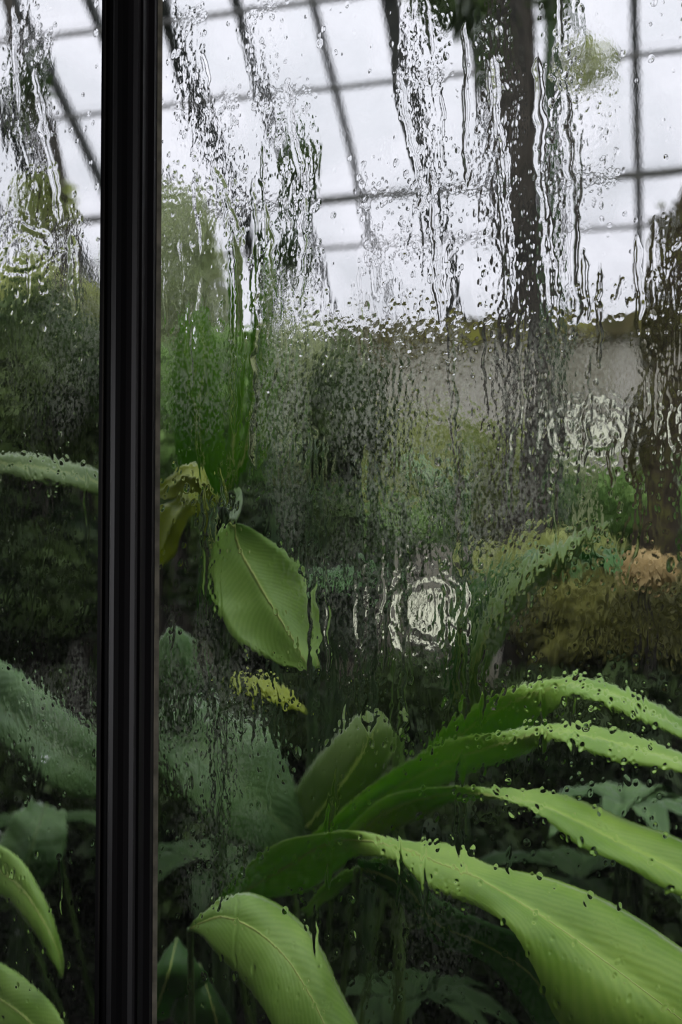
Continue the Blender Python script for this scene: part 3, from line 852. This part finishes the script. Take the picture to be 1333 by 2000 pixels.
for Lx, Mx, Rx, mt in [
    ([(405, 960, .36), (350, 900, .35), (336, 780, .36), (345, 660, .38), (388, 585, .40)], [(420, 965, .36), (392, 890, .34), (388, 780, .34), (386, 680, .36), (390, 584, .40)], [(432, 965, .36), (440, 890, .36), (436, 780, .36), (425, 680, .38), (392, 585, .40)], 'leaf_upright'),
    ([(432, 960, .37), (446, 860, .38), (449, 700, .40), (450, 560, .42), (456, 440, .44)], [(438, 960, .37), (458, 860, .37), (462, 700, .39), (460, 560, .41), (457, 438, .44)], [(446, 962, .37), (472, 860, .38), (476, 700, .40), (470, 560, .42), (459, 440, .44)], 'leaf_upright'),
    ([(440, 960, .36), (478, 850, .36), (488, 700, .37), (498, 560, .39), (518, 440, .41)], [(445, 962, .36), (492, 850, .35), (503, 700, .36), (513, 560, .38), (520, 438, .41)], [(450, 965, .36), (505, 855, .36), (520, 700, .37), (530, 560, .39), (522, 440, .41)], 'leaf_upright'),
    ([(400, 985, .33), (375, 960, .31), (345, 975, .30), (312, 1000, .30), (300, 1090, .31)], [(405, 990, .33), (382, 975, .30), (352, 1000, .28), (330, 1040, .28), (308, 1100, .31)], [(410, 1000, .33), (390, 1000, .31), (362, 1030, .29), (345, 1080, .29), (316, 1110, .31)], 'leaf_yellow'),
    ([(425, 975, .32), (408, 935, .30), (380, 905, .30), (340, 925, .30), (310, 950, .32)], [(426, 980, .32), (402, 950, .28), (375, 930, .28), (340, 948, .29), (309, 962, .32)], [(428, 985, .32), (400, 970, .29), (372, 960, .28), (340, 975, .29), (308, 972, .32)], 'leaf_yellow'),
    ([(430, 985, .36), (405, 1030, .34), (390, 1120, .34), (385, 1220, .36)], [(432, 990, .36), (418, 1040, .33), (405, 1120, .33), (392, 1225, .36)], [(436, 992, .36), (432, 1050, .35), (425, 1130, .35), (398, 1225, .36)], 'leaf_deep')]:
    blade(ginger, Lx, Mx, Rx, M[mt], n=30)

# --- left of the bar
base = soil_at(-120, 0.42)
lilyl = empty('arching_leaf_lily', base, 'lily clump with narrow green leaves drooping at the lower left of the black bar', 'plant')
for Lx, Mx, Rx, mt in [
    ([(-150, 1700, .40), (-70, 1640, .36), (0, 1648, .33), (52, 1692, .30), (96, 1768, .28), (121, 1840, .27), (124, 1908, .27)], [(-145, 1720, .42), (-70, 1680, .37), (0, 1698, .32), (50, 1742, .28), (92, 1808, .26), (116, 1866, .26), (123, 1910, .27)], [(-140, 1740, .44), (-70, 1720, .38), (0, 1748, .31), (48, 1792, .27), (88, 1850, .25), (110, 1892, .25), (121, 1912, .27)], 'leaf_mid'),
    ([(-150, 1880, .36), (-60, 1850, .32), (0, 1878, .29), (60, 1918, .27), (105, 1962, .25), (135, 2020, .24), (150, 2100, .24)], [(-150, 1910, .37), (-60, 1910, .32), (0, 1948, .27), (50, 1985, .24), (90, 2030, .23), (120, 2070, .23), (149, 2104, .24)], [(-150, 1940, .38), (-60, 1970, .33), (0, 2018, .26), (40, 2050, .23), (80, 2090, .22), (115, 2105, .22), (147, 2108, .24)], 'leaf_mid'),
    ([(-160, 900, .52), (-60, 885, .50), (20, 886, .48), (110, 896, .47), (200, 925, .46), (290, 990, .46)], [(-160, 915, .54), (-60, 905, .50), (20, 908, .46), (105, 920, .44), (195, 945, .43), (291, 996, .46)], [(-160, 930, .56), (-60, 925, .50), (20, 930, .45), (100, 945, .42), (190, 966, .42), (292, 1002, .46)], 'leaf_murky')]:
    o, C = blade(lilyl, Lx, Mx, Rx, M[mt], n=36)
    petiole(lilyl, C[0], base)

# --- big blue-green leaves behind
base = soil_at(250, 0.85)
blue = empty('blue_green_broad_plant', base, 'blue-green plant with wide ribbed glossy leaves half hidden by the black bar', 'plant')
for Lx, Mx, Rx in [
    ([(-160, 1330, .70), (-60, 1270, .66), (20, 1300, .62), (80, 1345, .58), (140, 1395, .54), (200, 1440, .52), (230, 1520, .52)], [(-160, 1360, .70), (-60, 1340, .64), (10, 1380, .58), (70, 1430, .53), (130, 1475, .50), (190, 1505, .50), (228, 1530, .52)], [(-160, 1390, .70), (-60, 1410, .62), (0, 1450, .54), (60, 1500, .49), (110, 1540, .47), (170, 1560, .48), (225, 1540, .52)]),
    ([(255, 1290, .66), (320, 1330, .66), (400, 1370, .66), (480, 1400, .65), (550, 1470, .62), (590, 1560, .60), (620, 1660, .60)], [(250, 1330, .66), (310, 1400, .62), (370, 1450, .60), (430, 1500, .58), (490, 1550, .57), (550, 1610, .57), (618, 1664, .60)], [(245, 1370, .66), (285, 1460, .58), (340, 1530, .55), (390, 1590, .53), (440, 1640, .53), (520, 1670, .55), (612, 1668, .60)]),
    ([(300, 1420, .62), (290, 1300, .60), (330, 1230, .60), (370, 1240, .62), (400, 1330, .64)], [(330, 1430, .62), (330, 1340, .58), (350, 1280, .58), (372, 1290, .60), (402, 1335, .64)], [(370, 1440, .62), (380, 1400, .60), (385, 1360, .60), (392, 1340, .62), (404, 1338, .64)]),
    ([(60, 1560, .66), (20, 1600, .62), (-10, 1680, .60), (10, 1760, .60)], [(90, 1570, .66), (70, 1630, .60), (50, 1700, .58), (20, 1765, .60)], [(130, 1580, .66), (130, 1650, .62), (100, 1720, .60), (30, 1770, .60)])]:
    o, C = blade(blue, Lx, Mx, Rx, M['leaf_blue'], n=34, quilt=0.004, nv=9, wave=0.004, rib=0.0016, ribmat=M['stem'])
    petiole(blue, C[0], base)

# small yellowing leaf in the dark gap
base = soil_at(520, 0.75)
yl = empty('yellowing_plant', base, 'small plant with a yellow-green leaf in the dark gap under the hanging oval leaf', 'plant')
o, C = blade(yl, [(455, 1330, .60), (500, 1318, .60), (560, 1345, .59), (602, 1392, .58)], [(456, 1334, .60), (500, 1338, .58), (555, 1362, .57), (602, 1393, .58)], [(458, 1340, .60), (500, 1356, .57), (550, 1380, .56), (601, 1395, .58)], M['leaf_yellow'], n=20)
petiole(yl, C[0], base)

# pale arching leaf right of centre
base = soil_at(905, 1.0)
arch = empty('pale_arching_plant', base, 'plant with a long pale green leaf curving up to the right in mid distance', 'plant')
for Lx, Mx, Rx, mt in [
    ([(895, 1390, .92), (915, 1270, .88), (960, 1170, .86), (1030, 1095, .86), (1110, 1050, .88), (1190, 1015, .92)], [(910, 1395, .92), (935, 1285, .86), (985, 1185, .83), (1050, 1115, .83), (1120, 1070, .86), (1192, 1018, .92)], [(930, 1400, .92), (960, 1300, .88), (1015, 1200, .86), (1075, 1130, .86), (1130, 1085, .88), (1194, 1022, .92)], 'leaf_murky'),
    ([(880, 1390, .95), (870, 1250, .93), (905, 1150, .93), (1000, 1098, .95)], [(895, 1392, .95), (895, 1260, .91), (928, 1170, .92), (1002, 1102, .95)], [(915, 1395, .95), (920, 1280, .93), (950, 1190, .93), (1004, 1108, .95)], 'leaf_deep'),
    ([(890, 1150, .98), (850, 1010, 1.0), (800, 930, 1.02), (790, 880, 1.05)], [(900, 1150, .98), (875, 1000, .96), (835, 930, .98), (795, 878, 1.05)], [(912, 1150, .98), (895, 990, .98), (868, 930, 1.0), (800, 878, 1.05)], 'leaf_blue'),
    ([(885, 1080, .98), (890, 980, .99), (892, 900, 1.0), (908, 850, 1.0)], [(902, 1080, .98), (905, 980, .98), (907, 900, .98), (909, 850, 1.0)], [(918, 1080, .98), (922, 980, .99), (920, 900, 1.0), (911, 850, 1.0)], 'leaf_deep')]:
    o, C = blade(arch, Lx, Mx, Rx, M[mt], n=30)
    petiole(arch, C[0], base)

# low blue-green leaves at the bottom right and centre
def star_plant(name, label, px, Y, zc, n, length, width, mat, seed, rise=0.35, group=None):
    rng = random.Random(seed)
    b = soil_at(px, Y)
    t = empty(name, b, label, 'plant', group)
    top = np.array([b[0], b[1], zc])
    for k in range(n):
        az = 2 * math.pi * (k + rng.uniform(-.3, .3)) / n
        l = length * rng.uniform(.75, 1.15); w = width * rng.uniform(.8, 1.15)
        d = np.array([math.cos(az), math.sin(az), 0]); sd = np.array([-math.sin(az), math.cos(az), 0])
        V, UV = [], []
        N_, m = 16, 7
        up = rise * rng.uniform(.6, 1.3)
        for i in range(N_):
            s = i / (N_ - 1)
            c = top + d * (l * (s * .95 + .05)) + np.array([0, 0, 1]) * l * (up * s * 1.6 - (up * 1.2 + .25) * s * s)
            ww = w * (math.sin(math.pi * min(1, s ** .75)) ** .8) * .5 + .001
            for j in range(m):
                u = -1 + 2 * j / (m - 1)
                V.append(c + sd * ww * u + np.array([0, 0, 1]) * ww * (.35 * abs(u) + .06 * math.sin(s * 30 + u * 2)))
                UV.append((.5 + u / 2, s))
        if k == 0 and False: pass
        Fc = [(i * m + j, i * m + j + 1, (i + 1) * m + j + 1, (i + 1) * m + j) for i in range(N_ - 1) for j in range(m - 1)]
        o = mesh_obj('leaf', V, Fc, mat, t, uv=UV)
        so = o.modifiers.new('thickness', 'SOLIDIFY'); so.thickness = .0006; so.offset = 0
        petiole(t, np.array(V[3]), b + np.array([rng.uniform(-.02, .02), rng.uniform(-.02, .02), 0]), M['stem_dark'], r=(.004, .003), bow=(d[0] * .02, d[1] * .02, .01))
    return t


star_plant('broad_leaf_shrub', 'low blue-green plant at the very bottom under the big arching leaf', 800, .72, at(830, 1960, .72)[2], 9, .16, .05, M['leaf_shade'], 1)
star_plant('broad_leaf_shrub', 'blue-green plant glimpsed between two arching leaves at the right edge', 1220, .78, at(1220, 1580, .78)[2], 11, .13, .045, M['leaf_blue'], 2)
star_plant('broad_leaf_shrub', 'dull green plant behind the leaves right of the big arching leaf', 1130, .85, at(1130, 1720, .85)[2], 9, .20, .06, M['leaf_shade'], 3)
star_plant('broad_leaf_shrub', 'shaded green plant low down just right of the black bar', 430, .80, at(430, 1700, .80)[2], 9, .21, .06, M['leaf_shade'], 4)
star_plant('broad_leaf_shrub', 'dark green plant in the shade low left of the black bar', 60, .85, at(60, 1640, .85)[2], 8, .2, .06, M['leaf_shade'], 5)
star_plant('broad_leaf_shrub', 'muted green plant behind the gap in the middle of the window', 655, 1.25, at(655, 1150, 1.25)[2], 11, .13, .05, M['leaf_deep'], 6, rise=.6)
star_plant('broad_leaf_shrub', 'grey-green broad-leaved plant right of the low pale glow', 1150, 1.7, at(1150, 1120, 1.7)[2], 11, .24, .07, M['leaf_deep'], 7, rise=.5)

# upright canes
for (xa, ya, xb, yb, Y, r, mt, lb) in [
    (778, 1420, 787, 975, .62, .0075, 'stem', 'thin green upright cane left of the low pale glow'),
    (905, 1300, 908, 880, .95, .010, 'stem_dark', 'dark green cane standing right of centre behind a pale leaf'),
    (720, 1450, 716, 900, .80, .011, 'stem_dark', 'dark cane standing just right of the hanging oval leaf'),
    (1145, 1150, 1148, 880, 2.6, .028, 'fol_pale', 'pale slim trunk below the small back windows'),
    (612, 1420, 610, 860, .70, .009, 'stem_dark', 'dark slender cane touching the right side of the hanging oval leaf')]:
    b = soil_at(xa, Y)
    t = empty('cane', b, lb, 'cane')
    tube('stem', [b, at(xa, ya, Y), at((xa + xb) / 2, (ya + yb) / 2, Y), at(xb, yb, Y)], [r * 1.2, r, r, r * .8], M[mt], t, n=24, sides=10)
    for q in range(1, 5):
        s = q / 5
        p = at(xa + (xb - xa) * s, ya + (yb - ya) * s, Y)
        tube('node_ring', [p - np.array([0, 0, .004]), p, p + np.array([0, 0, .004])], [r * 1.02, r * 1.2, r * 1.02], M[mt], t, n=5, sides=10)

# ------------------------------------------------------------------ shrubs and trees: crowns of many small leaves
def leaves_mesh(name, centers, dirs, length, width, mat, parent, seed):
    r = np.random.RandomState(seed)
    n = len(centers)
    d = dirs / (np.linalg.norm(dirs, axis=1)[:, None] + 1e-9)
    rv = r.normal(0, 1, (n, 3)); rv[:, 2] *= .5
    s = np.cross(d, rv); s /= np.linalg.norm(s, axis=1)[:, None] + 1e-9
    nn = np.cross(s, d)
    L_ = (length * r.uniform(.6, 1.3, n))[:, None]; w = (width * r.uniform(.6, 1.3, n))[:, None]
    b = centers - d * L_ * .5
    V = np.stack([b, b + d * L_ * .35 - s * w * .5 + nn * w * .15, b + d * L_ * .35 + s * w * .5 + nn * w * .15, b + d * L_ * .7 - s * w * .35, b + d * L_ * .7 + s * w * .35, b + d * L_ - nn * w * .2], 1).reshape(-1, 3)
    f = np.array([[0, 2, 1], [1, 2, 4], [1, 4, 3], [3, 4, 5]])
    T = (f[None] + (np.arange(n) * 6)[:, None, None]).reshape(-1, 3).astype(np.int32)
    me = bpy.data.meshes.new(name)
    me.vertices.add(len(V)); me.vertices.foreach_set('co', V.astype(np.float32).ravel())
    me.loops.add(T.size); me.loops.foreach_set('vertex_index', T.ravel())
    me.polygons.add(len(T)); me.polygons.foreach_set('loop_start', np.arange(0, T.size, 3, dtype=np.int32))
    me.update(calc_edges=True)
    me.materials.append(mat)
    o = link(bpy.data.objects.new(name, me), parent)
    o['kind'] = 'stuff'
    return o


def shrub(name, label, px, py, Y, rx, rz, n, ll, lw, mat, seed, ry=None, cat='shrub', droop=0.2, stems=4, shape=1.0, group=None, stem_mat='bark'):
    """crown centre given as a photo pixel at depth Y; radii in metres"""
    r = np.random.RandomState(seed)
    c = at(px, py, Y)
    b = np.array([c[0], c[1], SOIL - .02])
    t = empty(name, b, label, cat, group)
    ry = ry or rx
    u = r.normal(0, 1, (n, 3)); u /= np.linalg.norm(u, axis=1)[:, None]
    rad = r.uniform(.15, 1, n)[:, None] ** .5
    # lumpy outline
    lump = 1 + .22 * np.sin(u[:, 0:1] * 5 + seed) * np.cos(u[:, 2:3] * 4 + seed * 2)
    off = u * rad * lump * np.array([rx, ry, rz])
    pos = c + off
    ok = (pos[:, 2] > SOIL) & (pos[:, 1] > .2) & (pos[:, 1] < WY - .05)
    pos, u = pos[ok], u[ok]
    d = u + r.normal(0, .6, pos.shape) + np.array([0, 0, -droop])
    leaves_mesh('foliage', pos, d, ll, lw, M[mat], t, seed)
    rng = random.Random(seed)
    for k in range(stems):
        tip = c + np.array([rng.uniform(-.7, .7) * rx, rng.uniform(-.6, .6) * ry, rng.uniform(.0, .7) * rz])
        mid = b * .5 + tip * .5 + np.array([rng.uniform(-.1, .1) * rx, 0, .1 * rz])
        tube('stem', [b + np.array([rng.uniform(-.05, .05), rng.uniform(-.05, .05), 0]), mid, tip], [.016, .011, .004], M[stem_mat], t, n=8, sides=6)
    return t


def S(px, Y):        # pixels -> metres at depth Y
    p = at(666, 1000, Y) - CAM
    return px * (p @ FW) / F


shrub('shrub', 'dense dark green shrub filling the view left of the black bar', 60, 770, 1.5, S(200, 1.5), S(210, 1.5), 5200, .035, .02, 'fol_dark', 1)
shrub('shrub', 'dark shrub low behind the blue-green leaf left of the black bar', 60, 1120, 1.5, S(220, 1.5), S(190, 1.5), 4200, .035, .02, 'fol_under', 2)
shrub('shrub', 'ragged olive shrub under the roof at the far left edge', 60, 610, 2.6, S(170, 2.6), S(95, 2.6), 2200, .05, .022, 'fol_olive', 3)
shrub('shrub', 'pale olive tree crown sloping up beside the black bar', 330, 560, 2.6, S(130, 2.6), S(230, 2.6), 4200, .045, .018, 'fol_pale', 4)
shrub('shrub', 'green shrub behind the upright dark green blades', 380, 860, 2.0, S(190, 2.0), S(220, 2.0), 4200, .045, .022, 'fol_green', 5)
shrub('shrub', 'round dark green bush just left of the low mossy beam', 690, 800, 2.4, S(95, 2.4), S(130, 2.4), 2600, .045, .022, 'fol_dark', 6)
shrub('shrub', 'pale green shrub against the back wall left of the tall trunk', 830, 930, 3.6, S(190, 3.6), S(120, 3.6), 3600, .06, .03, 'fol_olive', 7)
shrub('shrub', 'grey-green shrub against the back wall behind the tall trunk', 1050, 1000, 3.9, S(200, 3.9), S(110, 3.9), 3600, .06, .03, 'fol_pale', 8)
shrub('shrub', 'green shrub beside the mossy trunk at the right edge', 1240, 1010, 3.0, S(180, 3.0), S(110, 3.0), 3200, .055, .026, 'fol_green', 9)
shrub('shrub', 'olive shrub in mid distance below the tall trunk', 1100, 1130, 2.3, S(180, 2.3), S(85, 2.3), 3000, .05, .024, 'fol_olive', 10)
shrub('bracken', 'brown bracken heap at the right edge above the arching leaves', 1220, 1210, 1.6, S(200, 1.6), S(105, 1.6), 3800, .045, .014, 'fol_brown', 11, droop=.5)
shrub('bracken', 'tuft of tan dry fronds on the brown bracken at right', 1268, 1112, 1.35, S(44, 1.35), S(22, 1.35), 200, .05, .018, 'fol_tan', 12, droop=.6, stems=2)
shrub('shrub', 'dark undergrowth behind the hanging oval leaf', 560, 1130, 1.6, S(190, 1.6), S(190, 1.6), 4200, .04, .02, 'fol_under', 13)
shrub('shrub', 'dark undergrowth around the low pale glow', 800, 1430, 1.5, S(230, 1.5), S(130, 1.5), 4200, .04, .02, 'fol_under', 14)
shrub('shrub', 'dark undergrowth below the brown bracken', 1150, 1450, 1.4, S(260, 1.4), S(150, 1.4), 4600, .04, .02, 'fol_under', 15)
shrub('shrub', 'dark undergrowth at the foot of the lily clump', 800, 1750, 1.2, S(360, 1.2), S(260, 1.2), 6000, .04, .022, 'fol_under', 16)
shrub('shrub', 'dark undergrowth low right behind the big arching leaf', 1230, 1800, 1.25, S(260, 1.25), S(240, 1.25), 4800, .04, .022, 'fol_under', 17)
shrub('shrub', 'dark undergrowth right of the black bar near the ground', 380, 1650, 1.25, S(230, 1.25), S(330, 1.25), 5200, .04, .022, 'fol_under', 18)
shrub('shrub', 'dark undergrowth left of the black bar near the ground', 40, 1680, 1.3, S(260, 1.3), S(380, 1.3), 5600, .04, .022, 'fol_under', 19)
shrub('shrub', 'dark green shrub deep in the middle behind the canes', 690, 1040, 2.6, S(190, 2.6), S(90, 2.6), 3000, .05, .024, 'fol_green', 20)

for k, (px_, py_, rr_) in enumerate([(-260, 1080, 260), (60, 1040, 260), (330, 1060, 250), (530, 1090, 200)]):
    shrub('shrub', ['dark hedge bush by the back wall at the far left edge', 'dark hedge bush by the back wall left of the black bar', 'dark hedge bush by the back wall right of the black bar', 'dark hedge bush by the back wall behind the canes'][k],
          px_, py_, 4.0, S(rr_, 4.0), S(240, 4.0), 4200, .07, .035, 'fol_dark', 40 + k, ry=.45)

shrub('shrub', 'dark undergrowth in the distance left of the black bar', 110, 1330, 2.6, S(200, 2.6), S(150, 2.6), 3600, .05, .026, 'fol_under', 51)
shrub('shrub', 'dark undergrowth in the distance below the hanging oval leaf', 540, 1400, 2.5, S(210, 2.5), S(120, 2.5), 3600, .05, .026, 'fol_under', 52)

shrub('shrub', 'pale shrub added behind the fogged strip above the hanging oval leaf', 540, 800, 3.2, S(150, 3.2), S(170, 3.2), 3200, .06, .03, 'fol_pale', 53)  # added for its pale colour, to brighten the fogged strip
shrub('shrub', 'leafy shrub beyond the mossy trunk, cut by the right edge', 1500, 1080, 2.6, S(190, 2.6), S(200, 2.6), 3600, .055, .026, 'fol_green', 54)
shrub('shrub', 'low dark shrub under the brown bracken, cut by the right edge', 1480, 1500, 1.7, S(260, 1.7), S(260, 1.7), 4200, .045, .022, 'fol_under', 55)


# trees
def tree(name, label, trunk, radii, mat, fol, seed, n=12):
    b = np.array([*at(*trunk[0])[:2], SOIL - .03])
    t = empty(name, b, label, 'tree')
    tube('trunk', [b] + [at(*q) for q in trunk], [radii[0]] + list(radii), M[mat], t, n=40, sides=14, rough=.09, seed=seed)
    r = np.random.RandomState(seed)
    for (px, py, Y, rx, rz, nl, ll, lw, fm) in fol:
        c = at(px, py, Y)
        u = r.normal(0, 1, (nl, 3)); u /= np.linalg.norm(u, axis=1)[:, None]
        pos = c + u * r.uniform(.1, 1, nl)[:, None] ** .5 * np.array([S(rx, Y), S(rx, Y) * .8, S(rz, Y)])
        leaves_mesh('foliage', pos, u + r.normal(0, .5, pos.shape) + np.array([0, 0, -.5]), ll, lw, M[fm], t, seed + 1)
        tp = at(*trunk[-1])
        tube('branch', [tp, tp * .5 + c * .5 + np.array([0, 0, .05]), c], [radii[-1] * .6, .012, .006], M[mat], t, n=8, sides=6)
    return t


tree('palm_tree', 'tall dark trunk rising through the roof line right of centre',
     [(1022, 1150, 2.5), (1030, 950, 2.5), (1032, 700, 2.5), (1020, 400, 2.5), (1008, 150, 2.5), (990, -120, 2.5)], [.07, .066, .062, .06, .062, .065], 'bark',
     [(905, 0, 2.6, 75, 70, 380, .10, .016, 'fol_dark'), (985, 60, 2.5, 45, 140, 520, .09, .016, 'fol_dark'), (840, -40, 2.6, 60, 60, 160, .1, .016, 'fol_dark'), (1075, -30, 2.5, 35, 90, 130, .1, .016, 'fol_dark')], 31)
tree('slim_tree', 'slim greenish trunk standing close to the right side of the tall dark trunk',
     [(1085, 1150, 2.8), (1082, 900, 2.8), (1078, 600, 2.8), (1074, 300, 2.8), (1076, -60, 2.8)], [.03, .026, .024, .022, .022], 'stem_dark',
     [(1150, 130, 2.8, 55, 60, 130, .06, .02, 'fol_olive')], 32)
tree('mossy_tree', 'mossy brown trunk with clinging moss at the right edge',
     [(1285, 1150, 2.1), (1288, 950, 2.1), (1300, 750, 2.1), (1320, 560, 2.1), (1360, 380, 2.1), (1430, 200, 2.1), (1480, 20, 2.1)], [.06, .052, .046, .042, .036, .03, .02], 'moss_bark',
     [(1300, 640, 2.1, 55, 110, 700, .03, .014, 'fol_moss'), (1310, 470, 2.1, 40, 80, 260, .03, .012, 'fol_moss'), (1520, -60, 2.1, 130, 110, 900, .07, .025, 'fol_green'), (1270, 870, 2.1, 45, 110, 500, .03, .014, 'fol_moss')], 33)
tree('slim_tree', 'dark leaning stem with hanging leaves at the upper left corner',
     [(160, 1000, 1.9), (140, 700, 1.9), (130, 500, 1.9), (110, 330, 1.9), (60, 150, 1.9), (0, -40, 1.9)], [.03, .028, .026, .022, .018, .012], 'bark',
     [(60, 180, 1.9, 45, 100, 240, .04, .018, 'fol_dark'), (90, 400, 1.9, 70, 70, 380, .04, .018, 'fol_olive')], 34)
tree('slim_tree', 'thin dark shoot with leaves above the upright green blades',
     [(540, 1000, 1.2), (545, 760, 1.2), (560, 560, 1.2), (590, 420, 1.2), (570, 250, 1.2)], [.012, .01, .008, .007, .004], 'stem_dark',
     [(570, 520, 1.2, 30, 60, 70, .04, .018, 'fol_dark'), (590, 330, 1.2, 30, 70, 90, .035, .014, 'fol_dark')], 35)
